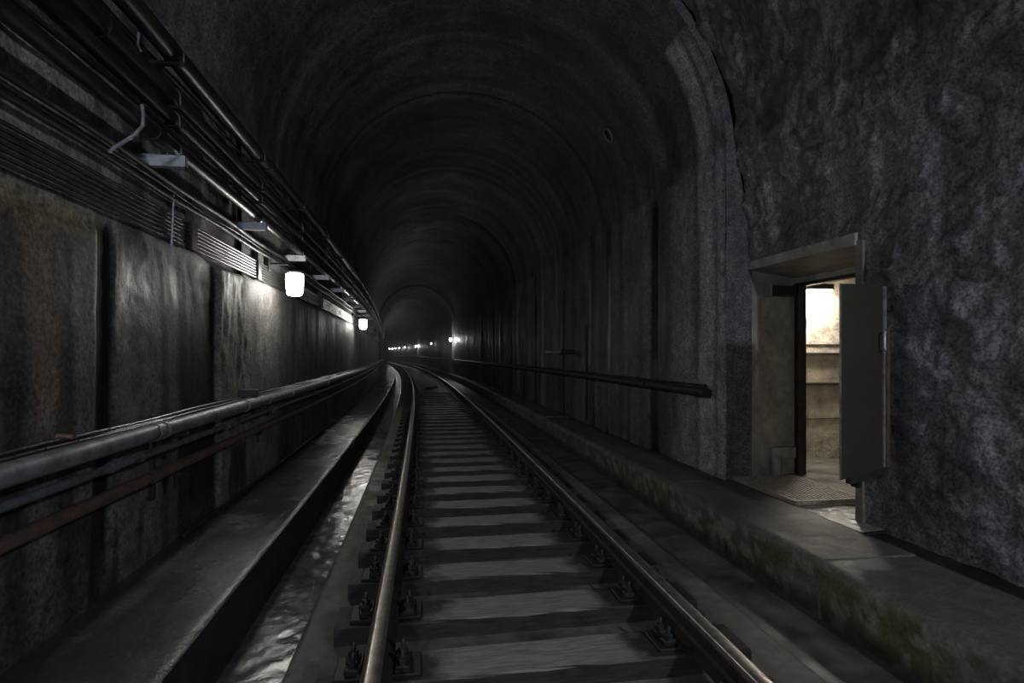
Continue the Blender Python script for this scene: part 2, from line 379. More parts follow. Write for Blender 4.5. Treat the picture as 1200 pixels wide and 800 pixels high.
        # the vertical chase with running water, and other joints
        wob = 0.05 * (fbm(Y * 4, arc * 1.5, 71) - 0.5)
        ch = Rm * band(Y + wob, 6.98, 0.10, 0.025) * sstep(2.12, 1.95, z + 0.6 * np.abs(Y - 6.96)); d = d - 0.025 * ch; paint(0.97 * ch, (0.008, 0.008, 0.008)); wet = wet * (1 - 0.6 * ch) + 0.5 * ch * sstep(0.1, -0.3, z)
        for yc, hw, z0, z1 in ((10.0, 0.06, -1.2, 0.45), (11.6, 0.05, -1.3, 1.3), (14.2, 0.05, -1.3, 1.4), (17.5, 0.08, -1.0, 1.6), (20.8, 0.06, -1.3, 1.7)):
            c_ = Rm * band(Y + wob, yc, hw, 0.05) * sstep(z0 - 0.1, z0, z) * sstep(z1 + 0.1, z1, z); d = d - 0.01 * c_; paint(0.92 * c_, (0.010, 0.010, 0.010))
        for yc, hw, z0, z1, a in ((5.58, 0.09, -1.3, 3.2, 0.95), (5.30, 0.04, -1.3, 3.0, 0.75), (6.15, 0.18, -1.3, 1.8, 0.4), (8.75, 0.025, -1.2, 1.2, 0.5), (9.8, 0.03, -0.1, 1.2, 0.5),
                                  (13.5, 0.06, -1.0, 1.3, 0.5), (16.5, 0.08, -1.0, 1.5, 0.5), (19.5, 0.09, -1.0, 1.2, 0.6), (24.0, 0.12, -1.0, 1.4, 0.5)):
            c_ = (arc > L - 1.4) * band(Y + 1.6 * wob, yc, hw, hw * 1.4) * sstep(z0 - 0.3, z0, z) * sstep(z1 + 0.5, z1, z) * sstep(0.22, 0.5, med + 0.12); paint(a * c_, (0.30, 0.305, 0.33)); d = d + 0.012 * c_
        paint(Rm * band(z, -1.0, 0.18, 0.25) * band(Y, 8.2, 0.7, 0.5) * 0.4 * med, (0.13, 0.12, 0.05))
        paint(Rm * band(Y + wob, 6.5, 0.12, 0.15) * 0.25, (0.12, 0.12, 0.125))
        # pale mineral arcs on the far vault; lamplight painted pale at the far joint
        vault2 = (arc > 0.25 * L) & (arc < 0.62 * L)
        paint(vault2 * band(Y - 3.0 * np.abs(arc / L - 0.42), 44.0, 0.8, 0.6) * 0.7, (0.33, 0.33, 0.32))
        paint(band(Y, 35.3, 0.35, 0.25) * (arc > 0.6 * L) * 0.6, (0.24, 0.23, 0.21))
        rings = np.zeros_like(Y + arc)
        for yc in (9.1, 13.0, 16.9, 20.8, 24.7, 28.6): rings = rings + band(Y, yc, 0.03, 0.05)
        d = d - 0.02 * rings * vault; paint(0.5 * rings * vault, (0.03, 0.03, 0.03))
    # calm the displacement at the section ends
    return d, np.clip(col, 0.004, 0.8), np.clip(wet, 0, 1)
def lining(name, Ys, arcs, near, shrink=0.0, hole=None, mat='lining'):
    Yg, Ag = np.meshgrid(Ys, arcs, indexing='ij')
    u, z, nu, nz, L = profile(Ag, near, shrink)
    d, col, wet = lining_fields(Yg, Ag, u, z, L, near)
    if hole:
        y0, y1, zt = hole
        dd = np.maximum(np.maximum(y0 - Yg, z - zt), 0); e = sstep(0.0, 0.22, dd); d = np.where(Yg > y0 - 1.5, d * e + (1 - e) * 0.012, d); d = np.where(dd < 0.7, np.maximum(d, -0.012), d)
    V = np.stack([u + nu * d - sh(Yg) - ex(Yg), Yg, z + nz * d + ZC], -1)
    mask = None
    if hole:
        yc = (Yg[1:, 1:] + Yg[:-1, :-1]) / 2; zc = (z[1:, 1:] + z[:-1, :-1]) / 2
        mask = ~((yc > y0) & (yc < y1) & (zc < zt))
    return link(name, grid_mesh(name, V, M[mat], col, wet, mask))
LN = LF = math.pi * (XR - XL) / 2; LF = math.pi * (XR - XL) / 2
def ar(a, b, st): return np.linspace(a, b, max(2, int(round((b - a) / st)) + 1))
ZB = -1.72                                                  # walls go down below the benches
Yn = np.concatenate([ar(-7, 1.6, 0.3)[:-1], ar(1.6, RING, 0.018)])
Yn_r = np.concatenate([ar(-7, 1.6, 0.3)[:-1], ar(1.6, DOOR_Y0, 0.018)[:-1], ar(DOOR_Y0, RING, 0.018)])
Ym = np.concatenate([ar(RING, 12, 0.035)[:-1], ar(12, 35.1, 0.12)])
Yf = ar(35.1, 150, 0.8)
def side_arcs(L, st, right):
    zs = [ZB, DOOR_Z, ZS]
    lo = np.concatenate([ar(ZB, DOOR_Z, st)[:-1], ar(DOOR_Z, ZS, st)]) - ZS
    return (L - lo)[::-1] if right else lo
wall_left = empty('wall_left', W(XL, 5, -1.6), kind='structure')
wall_right = empty('wall_right', W(XR, 5, -1.6), kind='structure')
ceiling = empty('ceiling', W(0.7, 5, 4.0), kind='structure')
def sub(o, parent):
    o.parent = parent; o.matrix_parent_inverse = parent.matrix_basis.inverted(); return o
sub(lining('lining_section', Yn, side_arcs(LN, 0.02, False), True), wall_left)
sub(lining('lining_section', Ym, side_arcs(LF, 0.04, False), False), wall_left)
LF2 = math.pi * (XR - XL - 0.2) / 2
sub(lining('lining_section', Yf, side_arcs(LF2, 0.12, False), False, 0.10), wall_left)
sub(lining('lining_section', Yn_r, side_arcs(LN, 0.02, True), True, 0.0, (DOOR_Y0, DOOR_Y1, DOOR_Z), 'shotcrete'), wall_right)
sub(lining('lining_section', Ym, side_arcs(LF, 0.035, True), False), wall_right)
sub(lining('lining_section', Yf, side_arcs(LF2, 0.12, True), False, 0.10), wall_right)
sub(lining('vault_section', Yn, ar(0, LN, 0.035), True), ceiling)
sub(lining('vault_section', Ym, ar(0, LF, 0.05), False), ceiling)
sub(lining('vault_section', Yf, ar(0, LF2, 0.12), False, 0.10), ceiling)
# step faces between the sections
def step_face(name, Y, parA, parB, parent, mat, zclip=None):
    t = np.linspace(0, 1, 160)
    def full(near, shr):
        r = (XR - XL - 2 * shr) / 2; L = math.pi * r; lo = ZB - ZS
        a = lo + t * (L - 2 * lo); u, z, *_ = profile(a, near, shr); return u, z
    ua, za = full(*parA); ub, zb = full(*parB); n = 8
    k = np.linspace(-0.0, 1.0, n)[:, None]
    u = ua + (ub - ua) * k; z = za + (zb - za) * k
    Yv = np.full_like(u, Y) + 0.02 * (fbm(u * 8, z * 3, 5) - 0.5)
    V = np.stack([u - sh(Yv) - ex(Yv), Yv, z + ZC], -1)
    val = 0.06 + 0.08 * fbm(u * 6, z * 2, 77); col = np.stack([val, val, val * 1.05], -1)
    return sub(link(name, grid_mesh(name, V, M['lining'], col, np.full_like(val, 0.4))), parent)
step_face('joint_face', RING + 0.005, (True, 0.0), (False, 0.0), wall_right, M['lining'])
step_face('joint_face', 35.1, (False, 0.0), (False, 0.10), ceiling, M['lining'])
# end of the bore behind the camera and far away
eb = MB(); eb.add([W(-3, -7, -2), W(5, -7, -2), W(5, -7, 5), W(-3, -7, 5)], [(0, 1, 2, 3)]); o = eb.build('wall_back', M['slab']); tag(o, kind='structure')
fb = MB(); fb.add([W(-3, 150, -2), W(5, 150, -2), W(5, 150, 5), W(-3, 150, 5)], [(0, 1, 2, 3)]); o = fb.build('wall_far', M['slab']); tag(o, kind='structure')

# ---------------------------------------------------------------- floor, gutters, benches
Yfl = np.concatenate([ar(-7, 0.8, 0.4)[:-1], ar(0.8, 9, 0.03)[:-1], ar(9, 33, 0.3)[:-1], ar(33, 150, 1.2)])
def strip(name, prof, Ys, mat, amp=0.004, fs=7, wallside=None, alb=None, seed=0, sub_n=0.03, kind='structure', flip=False, amp2=0.0):
    """sweep a (u, z) polyline along the track; wallside: indices that follow the bore instead of the track"""
    us = []; zs = []; wf = []
    for i in range(len(prof) - 1):
        (a, b), (c, d) = prof[i], prof[i + 1]; n = max(1, int(math.hypot(c - a, d - b) / sub_n))
        wa = 1.0 if wallside and i in wallside else 0.0; wb = 1.0 if wallside and i + 1 in wallside else 0.0
        for k in range(n):
            t = k / n; us.append(a + (c - a) * t); zs.append(b + (d - b) * t); wf.append(wa + (wb - wa) * t)
    us.append(prof[-1][0]); zs.append(prof[-1][1]); wf.append(1.0 if wallside and len(prof) - 1 in wallside else 0.0)
    us, zs, wf = map(np.array, (us, zs, wf))
    al = np.concatenate([[0], np.cumsum(np.hypot(np.diff(us), np.diff(zs)))])
    tu = np.gradient(us); tz = np.gradient(zs); ln = np.hypot(tu, tz) + 1e-9; nu, nz = -tz / ln, tu / ln
    Yg, Ag = np.meshgrid(Ys, al, indexing='ij')
    d = amp * (fbm(Yg * fs, Ag * fs, 100 + seed, 4) - 0.5) * 2 + amp2 * (fbm(Yg * 25, Ag * 25, 140 + seed, 3) - 0.5) * 2
    u = us + nu * d; z = zs + nz * d
    V = np.stack([u - sh(Yg) - ex(Yg) * wf, Yg, z + ZC], -1)
    c = None; wt = None
    if alb is not None: c, wt = alb(Yg, Ag, np.broadcast_to(us, Yg.shape), np.broadcast_to(zs, Yg.shape))
    o = link(name, grid_mesh(name, V, mat, c, wt, flip=flip))
    if kind: o['kind'] = kind
    return o
floor = strip('floor', [(-2.6, -1.72), (3.9, -1.72)], ar(-7, 150, 2), M['gutter_r'], 0, 1, sub_n=3)
strip('floor_track_slab', [(-0.657, -1.72), (-0.657, -H_SLAB), (1.86, -H_SLAB), (1.86, -1.72)], Yfl, M['slab'], 0.004, 5, seed=1)
strip('floor_gutter_left', [(-1.10, -H_GUT), (-0.60, -H_GUT)], Yfl, M['gutter'], 0.006, 9, seed=2, sub_n=0.02, amp2=0.004)
strip('floor_gutter_right', [(1.80, -H_GUTR), (2.50, -H_GUTR)], Yfl, M['gutter_r'], 0.010, 4, seed=3, sub_n=0.03)
strip('floor_bench_left', [(-1.85, -H_BL + 0.02), (-1.50, -H_BL + 0.02), (-1.42, -H_BL), (-0.992, -H_BL), (-0.977, -H_BL - 0.012)], Yfl, M['bench_l'], 0.004, 5, wallside=(0, 1, 2), seed=4, amp2=0.0015)
strip('floor_curb_left', [(-0.977, -H_BL - 0.012), (-0.972, -1.72)], Yfl, M['curb_black'], 0.003, 5, seed=5)
def bench_alb(Yg, Ag, u, z):
    n1 = fbm(Yg * 1.7, Ag * 2.5, 201, 5); n2 = fbm(Yg * 9, Ag * 9, 202, 4)
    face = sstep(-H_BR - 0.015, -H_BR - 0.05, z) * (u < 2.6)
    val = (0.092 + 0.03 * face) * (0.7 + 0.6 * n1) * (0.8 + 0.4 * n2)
    col = np.stack([val, val * 0.93, val * 0.84], -1)
    moss = face * sstep(0.45, 0.65, fbm(Yg * 2.5, Ag * 5, 203, 4)) * sstep(9, 6, Yg)
    col = col * (1 - 0.7 * moss[..., None]) + np.array((0.105, 0.085, 0.030)) * (0.5 + n2[..., None]) * 0.7 * moss[..., None]
    grit = face * sstep(0.5, 0.65, fbm(Yg * 16, Ag * 16, 204, 3)) * 0.8
    col = col * (1 - grit[..., None]) + np.array((0.24, 0.22, 0.19)) * grit[..., None]
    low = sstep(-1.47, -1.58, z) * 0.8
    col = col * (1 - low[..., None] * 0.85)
    return col, np.clip(0.25 + 0.4 * (n1 - 0.5) + 0.3 * low, 0, 1)
bench_right = empty('floor_bench_right', W(2.6, 4, -H_BR - 0.3), kind='structure')
edges = [-7, -0.85, 3.05, 5.15, 6.95, 10.85, 14.75, 18.65, 22.55, 26.45, 30.35, 34.25, 60, 150]
for i in range(len(edges) - 1):
    a, b = edges[i] + 0.006, edges[i + 1] - 0.006
    st = 0.025 if i in (1, 2, 3) else (0.05 if i < 7 else 0.5)
    if i >= 11: st = 1.5
    dz = [0, 0.0, 0.004, 0.004, -0.012, 0.006, -0.012, 0.004, -0.01, 0, -0.006, 0, 0][i]; du = [0, 0, 0.0, 0.0, 0.012, -0.01, 0.014, -0.006, 0.01, 0, 0, 0, 0][i]
    near = b < RING + 2
    ins = 3.06 if i <= 2 else 2.955
    Ys = ar(a, b, st)
    Ys = np.concatenate([[a, a], Ys, [b, b]]) if False else Ys
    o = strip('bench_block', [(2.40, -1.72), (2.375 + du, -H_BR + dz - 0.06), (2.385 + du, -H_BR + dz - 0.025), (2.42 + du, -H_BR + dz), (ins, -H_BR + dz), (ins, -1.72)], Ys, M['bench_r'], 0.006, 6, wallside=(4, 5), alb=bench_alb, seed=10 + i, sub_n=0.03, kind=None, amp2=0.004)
    sub(o, bench_right)
    cap = MB()
    for yy in (a, b):
        cap.add([W(2.38 + du, yy, -1.72, False), W(2.38 + du, yy, -H_BR + dz - 0.03, False), W(2.42 + du, yy, -H_BR + dz, False), W(ins, yy, -H_BR + dz), W(ins, yy, -1.72)], [(0, 1, 2, 3, 4)])
    sub(cap.build('block_end', M['slab']), bench_right)
strip('floor_drain_right', [(3.0, -H_BR - 0.035), (3.45, -H_BR - 0.035)], ar(-7, 3.56, 0.03), M['curb_black'], 0.010, 7, seed=30, sub_n=0.02, amp2=0.004)  # black colour carries the shade of the unlit, wet drain
strip('floor_drain_doorway', [(3.0, -H_BR - 0.02), (3.5, -H_BR - 0.012)], ar(3.56, RING, 0.02), M['drain_pale_lit'], 0.006, 7, seed=31, sub_n=0.02, amp2=0.005)
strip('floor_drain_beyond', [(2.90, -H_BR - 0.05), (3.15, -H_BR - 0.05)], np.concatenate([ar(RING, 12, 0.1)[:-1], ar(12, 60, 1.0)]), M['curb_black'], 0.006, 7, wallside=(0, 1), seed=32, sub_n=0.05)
# concrete infill between the rails further on
strip('floor_infill_slab', [(-0.02, -1.6), (-0.02, -H_TIE), (1.12, -H_TIE), (1.12, -1.6)], np.concatenate([ar(20.9, 40, 0.3)[:-1], ar(40, 150, 1.5)]), M['slab'], 0.004, 4, seed=40)
for u0, u1 in ((-0.46, -0.30), (1.42, 1.60)):
    strip('floor_edge_slab', [(u0, -1.6), (u0, -H_TIE - 0.03), (u1, -H_TIE - 0.03), (u1, -1.6)], np.concatenate([ar(20.9, 40, 0.3)[:-1], ar(40, 150, 1.5)]), M['slab'], 0.004, 4, seed=41)
cap = MB().box(-0.02, 1.12, 20.87, 20.9, -1.6 + ZC, -H_TIE + ZC); sub(cap.build('infill_edge', M['slab'], None, (-float(sh(20.9)), 0, 0)), floor)

# ---------------------------------------------------------------- rails
YR = np.concatenate([ar(-7, 20, 0.5)[:-1], ar(20, 60, 1.0)[:-1], ar(60, 149, 2.0)])
def rail(u, name, label):
    root = empty(name, W(u, 2, -H_RAIL - 0.15, False), label, 'rail', 'running rails')
    hd = [(-0.034, -0.036), (-0.036, -0.012), (-0.030, -0.003), (-0.018, 0.0), (0.018, 0.0), (0.030, -0.003), (0.036, -0.012), (0.034, -0.036), (0.008, -0.048)]
    body = [(0.034, -0.036), (0.008, -0.048), (0.008, -0.118), (0.022, -0.128), (0.068, -0.140), (0.068, -0.15), (-0.068, -0.15), (-0.068, -0.140), (-0.022, -0.128), (-0.008, -0.118), (-0.008, -0.048), (-0.034, -0.036)]
    for nm, pr, mt, closed in (('rail_head', hd[:8], M['rail_top'], False), ('rail_web_and_foot', body, M['rail_side'], True)):
        mb = MB(); n = len(pr); vs = []
        for Y in YR:
            for a, b in pr: vs.append(W(u + a, Y, -H_RAIL + b, False))
        fs = []
        for i in range(len(YR) - 1):
            for k in range(n if closed else n - 1):
                q = (k + 1) % n; fs.append((i * n + k, i * n + q, (i + 1) * n + q, (i + 1) * n + k))
        mb.add(vs, fs, nm == 'rail_head'); mb.add(vs[:n], [list(range(n))]); mb.add(vs[-n:], [list(range(n - 1, -1, -1))])
        sub(mb.build(nm, mt), root)
    return root
rail(RAIL_L, 'running_rail', 'left running rail of the track, beside the wet gutter')
rail(RAIL_R, 'running_rail', 'right running rail of the track, on the side of the open doorway')

# ---------------------------------------------------------------- ties with plates and bolts
TC = (RAIL_L + RAIL_R) / 2; HALF = (RAIL_R - RAIL_L) / 2
tie_me = []
for k in range(4):
    rr = random.Random(k); mb = MB(); nx = 14; L = 1.02
    ring = []
    prof = [(-0.13, -0.16), (-0.13, -0.008), (-0.122, 0.0), (0.122, 0.0), (0.13, -0.008), (0.13, -0.16)]
    vs = []
    for i in range(nx + 1):
        x = -L + 2 * L * i / nx
        for (y, z) in prof: vs.append((x, y + rr.uniform(-.006, .006), z + (rr.uniform(-.004, .002) if z > -0.1 else 0)))
    fs = []
    for i in range(nx):
        for q in range(5): fs.append((i * 6 + q, i * 6 + q + 1, i * 6 + q + 7, i * 6 + q + 6)[::-1])
    mb.add(vs, fs); mb.add(vs[:6], [list(range(6))]); mb.add(vs[-6:], [list(range(5, -1, -1))])
    tie_me.append(mb.mesh('railway_tie', M['tie']))
pm = MB().box(-0.19, 0.19, -0.095, 0.095, 0.0, 0.016, 0.004)
pm.box(-0.095, -0.072, -0.095, 0.095, 0.014, 0.032, 0.003); pm.box(0.072, 0.095, -0.095, 0.095, 0.014, 0.032, 0.003)
plate_me = pm.mesh('tie_plate', M['iron'])
bm_ = MB(); bm_.box(-0.035, 0.035, -0.028, 0.028, 0.0, 0.03, 0.006); bm_.lathe([(0.024, 0.028), (0.024, 0.05), (0.018, 0.054)], n=6, smooth=False); bm_.lathe([(0.011, 0.05), (0.011, 0.085), (0.007, 0.09)], n=8)
bolt_me = bm_.mesh('clip_bolt', M['iron'])
ONE = ['nearest', 'second', 'third', 'fourth', 'fifth', 'sixth', 'seventh', 'eighth', 'ninth', 'tenth', 'eleventh', 'twelfth', 'thirteenth', 'fourteenth', 'fifteenth', 'sixteenth', 'seventeenth', 'eighteenth', 'nineteenth', 'twentieth']
ONE1 = ['first'] + ONE[1:9]
NTH = ONE + ['twenty-' + q for q in ONE1] + ['thirtieth'] + ['thirty-' + q for q in ONE1] + ['fortieth']
tieY = []; y = 0.42
while y < 20.8: tieY.append(y); y += 0.545
for i, Y in enumerate(tieY):
    t = link('railway_tie', tie_me[i % 4], None, W(TC, Y + random.uniform(-.012, .012), -H_TIE, False))
    t.rotation_euler = (0, 0, random.uniform(-.012, .012) + float(2 * K * max(0, Y - Y0)))
    if i % 2: t.scale = (-1, 1, 1) if False else (1, 1, 1)
    nth = NTH
    tag(t, '%s timber railway tie from the camera, dusty middle between greasy plates' % nth[i], 'railway tie', 'ties under the two rails')
    for s in (-1, 1):
        p = link('tie_plate', plate_me, t, (s * HALF, 0, 0.0))
        if Y < 13:
            for bx, by in ((-0.115, -0.045), (-0.115, 0.05), (0.115, -0.05), (0.115, 0.045)):
                b = link('clip_bolt', bolt_me, p, (bx + random.uniform(-.008, .008), by, 0.012)); b.rotation_euler = (0, 0, random.uniform(-.3, .3))

# ---------------------------------------------------------------- long pipes and cables
YP = np.concatenate([ar(-5, 6, 0.5)[:-1], ar(6, 40, 1.0)[:-1], ar(40, 120, 2.5)])
def longpipe(name, label, cat, u, z, r, mat, y0=-5, y1=120, n=12, sag=0.0, group=None, couplings=(), cmat=None, seed=0):
    rr = random.Random(seed); ph = rr.uniform(0, 6)
    Ys = [y0] + [float(q) for q in YP if y0 < q < y1] + [y1]
    fine = []
    for a, b in zip(Ys[:-1], Ys[1:]):
        k = 3 if (sag and b < 14) else 1
        fine += [a + (b - a) * i / k for i in range(k)]
    fine.append(Ys[-1])
    pts = [W(u + 0.3 * sag * math.sin(Y * 1.7 + ph), Y, z + sag * math.sin(Y * 3.8 + ph * 2)) for Y in fine]
    root = MB().tube(pts, r, n).build(name, mat); tag(root, label, cat, group)
    for Y, ln, rr_ in couplings:
        sub(MB().tube([W(u, Y - ln / 2, z), W(u, Y + ln / 2, z)], r * rr_, n).build('coupling', cmat or mat), root)
    return root
BR = [1.42 + 1.62 * k for k in range(0, 16)]      # bracket stations along the left wall
BR = [0.15, 1.78] + [3.41 + 1.62 * k for k in range(14)]
G1 = 'dark pipes on the upper left wall'
cp = lambda step, off, ln=0.09, f=1.18, n=6: [(off + step * k, ln, f) for k in range(n)]
longpipe('pipe', 'uppermost thick black pipe of the bundle high on the left wall', 'pipe', -1.40, 1.70, 0.052, M['black_pipe'], group=G1, couplings=cp(3.05, 2.25))
longpipe('pipe', 'second thick black pipe from the top of the left wall bundle', 'pipe', -1.42, 1.455, 0.052, M['black_pipe'], group=G1, couplings=cp(3.05, 2.75))
longpipe('pipe', 'third black pipe from the top of the left wall bundle, slimmer', 'pipe', -1.41, 1.33, 0.038, M['black_pipe'], group=G1, couplings=cp(3.05, 3.5))
longpipe('pipe', 'lowest black pipe lying on the grey bracket arms of the left wall', 'pipe', -1.40, 1.16, 0.038, M['black_pipe'], group=G1, couplings=cp(3.05, 3.2))
G2 = 'black cables on the upper left wall'
longpipe('cable', 'thin black cable just under the uppermost pipe of the left wall', 'cable', -1.50, 1.73, 0.011, M['cable'], sag=0.010, group=G2, n=8, seed=1)
longpipe('cable', 'thin black cable between the two uppermost pipes of the left wall', 'cable', -1.53, 1.70, 0.009, M['cable'], sag=0.012, group=G2, n=8, seed=2)
longpipe('cable', 'thin shiny cable beneath the third black pipe of the left wall', 'cable', -1.44, 1.27, 0.013, M['cable'], sag=0.010, group=G2, n=8, seed=3)
longpipe('cable', 'upper of two black cables below the grey bracket arms', 'cable', -1.535, 1.045, 0.018, M['cable'], sag=0.006, group=G2, n=8, seed=4)
longpipe('cable', 'thin cable between the two black cables below the bracket arms', 'cable', -1.545, 1.005, 0.010, M['cable'], sag=0.008, group=G2, n=8, seed=5)
longpipe('cable', 'lower of two black cables below the grey bracket arms', 'cable', -1.535, 0.962, 0.016, M['cable'], sag=0.006, group=G2, n=8, seed=6)
for k in range(7):
    nm = ['topmost', 'second', 'third', 'fourth', 'fifth', 'sixth', 'lowest'][k]
    longpipe('conduit', '%s of the seven thin parallel conduits above the wall lamp panel' % nm, 'conduit', -1.555, 0.865 - 0.0255 * k, 0.0098, M['conduit'], n=8, group='bundle of thin parallel conduits')
# clamp bars over the conduit bundle
for i, Y in enumerate((4.05, 5.55, 7.2, 8.9)):
    e = empty('conduit_clamp', W(-1.55, Y, 0.79), 'dark clamp plate over the thin conduit bundle, %s from the camera' % ['first', 'second', 'third', 'fourth', 'fifth'][i], 'clamp', 'clamps of the conduit bundle')
    sub(MB().box(-1.575 - sh(Y) - ex(Y), -1.532 - sh(Y) - ex(Y), Y - 0.05, Y + 0.05, 0.695 + ZC, 0.885 + ZC, 0.004).build('plate', M['iron']), e)
    sub(MB().box(-1.59 - sh(Y) - ex(Y), -1.545 - sh(Y) - ex(Y), Y - 0.02, Y + 0.02, 0.88 + ZC, 1.08 + ZC, 0.003).build('hanger', M['iron']), e)
# brackets
ORD = ['nearest', 'second', 'third', 'fourth', 'fifth', 'sixth', 'seventh', 'eighth', 'ninth', 'tenth', 'eleventh', 'twelfth', 'thirteenth', 'fourteenth', 'fifteenth', 'sixteenth']
for i, Y in enumerate(BR[2:12]):
    x0 = float(-sh(Y) - ex(Y))
    e = empty('pipe_bracket', W(-1.58, Y, 1.05), '%s grey steel bracket arm from the camera under the upper left pipes' % ORD[i], 'bracket', 'brackets of the upper left pipes')
    def B(nm, a, b, c, d, z0, z1, m): return sub(MB().box(x0 + a, x0 + b, Y + c, Y + d, z0 + ZC, z1 + ZC, 0.003).build(nm, m), e)
    arm = MB(); zb, zt = 1.055, 1.118
    arm.box(x0 - 1.62, x0 - 1.335, Y - 0.022, Y - 0.018, zb + ZC, zt + ZC); arm.box(x0 - 1.62, x0 - 1.335, Y - 0.018, Y + 0.022, zb + ZC, zb + 0.004 + ZC)
    arm.box(x0 - 1.62, x0 - 1.335, Y - 0.018, Y + 0.022, zt - 0.004 + ZC, zt + ZC); arm.box(x0 - 1.342, x0 - 1.335, Y - 0.018, Y + 0.022, zb + ZC, zt + ZC)
    sub(arm.build('arm', M['galv']), e)
    B('wall_channel', -1.61, -1.575, -0.02, 0.02, 1.02, 1.88, M['iron'])
    B('upper_arm', -1.60, -1.35, -0.015, 0.015, 1.385, 1.405, M['iron'])
    B('upper_arm', -1.60, -1.34, -0.015, 0.015, 1.63, 1.652, M['iron'])
    B('upper_arm', -1.60, -1.37, -0.015, 0.015, 1.28, 1.296, M['iron'])
    for (u, z, r) in ((-1.40, 1.155, 0.036), (-1.41, 1.33, 0.038), (-1.42, 1.455, 0.052), (-1.40, 1.70, 0.050)):
        pts = [(x0 + u - r, Y, z - r - 0.01 + ZC)] + [(x0 + u - r * math.cos(a), Y, z + r * math.sin(a) + ZC) for a in np.linspace(0, math.pi, 9)] + [(x0 + u + r, Y, z - r - 0.01 + ZC)]
        sub(MB().tube(pts, 0.005, 6).build('strap', M['dull']), e)
# bent wires and straps near the first bracket
def wire(name, label, cat, pts, r, m): o = MB().tube(pts, r, 7).build(name, m); tag(o, label, cat); return o
wire('hook_strap', 'bent grey strap hooked over the lowest black pipe before the first bracket', 'strap', [W(-1.355, 2.95, 1.21), W(-1.350, 2.95, 1.16), W(-1.352, 2.95, 1.11), W(-1.385, 2.95, 1.065), W(-1.43, 2.95, 1.03), W(-1.48, 2.95, 0.995), W(-1.50, 2.95, 0.97)], 0.009, M['dull'])
wire('hook_strap', 'short grey strap hanging between the two uppermost black pipes', 'strap', [W(-1.37, 2.95, 1.56), W(-1.375, 2.95, 1.50), W(-1.36, 2.95, 1.47)], 0.007, M['dull'])
wire('hanging_wire', 'pale wire hanging down the left wall across the thin conduits', 'wire', [W(-1.53, 3.72, 0.98), W(-1.535, 3.72, 0.87), W(-1.535, 3.71, 0.75), W(-1.555, 3.74, 0.64), W(-1.56, 3.75, 0.55)], 0.005, M['galv'])
# lower left pipes
longpipe('water_pipe', 'thick grey pipe along the lower left wall, topmost of three', 'pipe', -1.43, -0.422, 0.045, M['grey_pipe'], couplings=[(3.25, 0.05, 1.12), (3.33, 0.02, 1.16), (4.75, 0.03, 1.14), (5.4, 0.06, 1.08), (6.3, 0.05, 1.14), (8.6, 0.05, 1.14), (11, 0.05, 1.14), (14, 0.06, 1.14), (18, 0.06, 1.14)], group='pipes along the lower left wall')
longpipe('slim_pipe', 'slim slate grey pipe between the thick grey pipe and the rusty one', 'pipe', -1.46, -0.540, 0.020, M['blue_pipe'], couplings=[(2.9, 0.05, 1.3), (3.15, 0.03, 1.35), (4.45, 0.06, 1.5), (4.62, 0.05, 1.45), (5.7, 0.07, 1.6), (8.0, 0.07, 1.5), (10.5, 0.07, 1.5)], group='pipes along the lower left wall')
longpipe('rusty_pipe', 'reddish rusty pipe, lowest of the three along the left wall', 'pipe', -1.45, -0.667, 0.031, M['rust_pipe'], couplings=[(3.3, 0.10, 1.14), (4.75, 0.06, 1.14), (5.75, 0.08, 1.14), (8.2, 0.08, 1.14), (11.2, 0.08, 1.14)], group='pipes along the lower left wall')
G3 = 'thin cables on top of the thick grey pipe'
for k, (u, z, r) in enumerate(((-1.535, -0.375, 0.011), (-1.515, -0.392, 0.011), (-1.485, -0.385, 0.009))):
    longpipe('cable', ['thin dark cable highest against the left wall above the grey pipe', 'thin dark cable in the middle of three above the grey pipe', 'thin dark cable lying closest to the grey pipe'][k], 'cable', u, z, r, M['conduit'], n=7, sag=0.004, group=G3, seed=20 + k)
longpipe('base_conduit', 'thin conduit along the foot of the left wall on the wet bench', 'conduit', -1.545, -1.185, 0.012, M['cable'], y0=3.9, y1=60, n=8)
for i, Y in enumerate((1.9, 3.55, 5.2, 6.85, 8.5, 10.1, 11.7)):
    x0 = float(-sh(Y) - ex(Y)); e = empty('pipe_support', W(-1.58, Y, -0.6), '%s dark iron support from the camera carrying the lower left pipes' % ORD[i], 'bracket', 'supports of the lower left pipes')
    def B(nm, a, b, c, d, z0, z1, m): return sub(MB().box(x0 + a, x0 + b, Y + c, Y + d, z0 + ZC, z1 + ZC, 0.003).build(nm, m), e)
    B('wall_channel', -1.61, -1.565, -0.02, 0.02, -0.86, -0.36, M['iron']); B('arm', -1.60, -1.38, -0.02, 0.02, -0.489, -0.467, M['iron'])
    B('arm', -1.60, -1.44, -0.015, 0.015, -0.580, -0.561, M['iron']); B('arm', -1.60, -1.42, -0.02, 0.02, -0.720, -0.699, M['iron'])
    B('bolt', -1.46, -1.445, -0.01, 0.01, -0.79, -0.72, M['iron'])
e = empty('channel_stub', W(-1.5, 5.5, -0.36), 'dark channel stub standing on the thick grey pipe below the wall lamp', 'bracket')
x0 = -1.5; sub(MB().box(x0 - 0.09, x0 + 0.09, 5.02, 5.06, -0.372 + ZC, -0.31 + ZC, 0.003).box(x0 - 0.09, x0 + 0.09, 5.06, 5.12, -0.318 + ZC, -0.31 + ZC).box(x0 - 0.09, x0 + 0.09, 5.06, 5.12, -0.372 + ZC, -0.364 + ZC).build('channel', M['iron']), e)
o = MB().tube([W(-1.60, 2.68, -0.355), W(-1.50, 2.68, -0.362)], 0.012, 10).build('pipe_stub', M['rust_pipe']); tag(o, 'short rusty pipe stub poking out of the left wall above the cables', 'pipe')
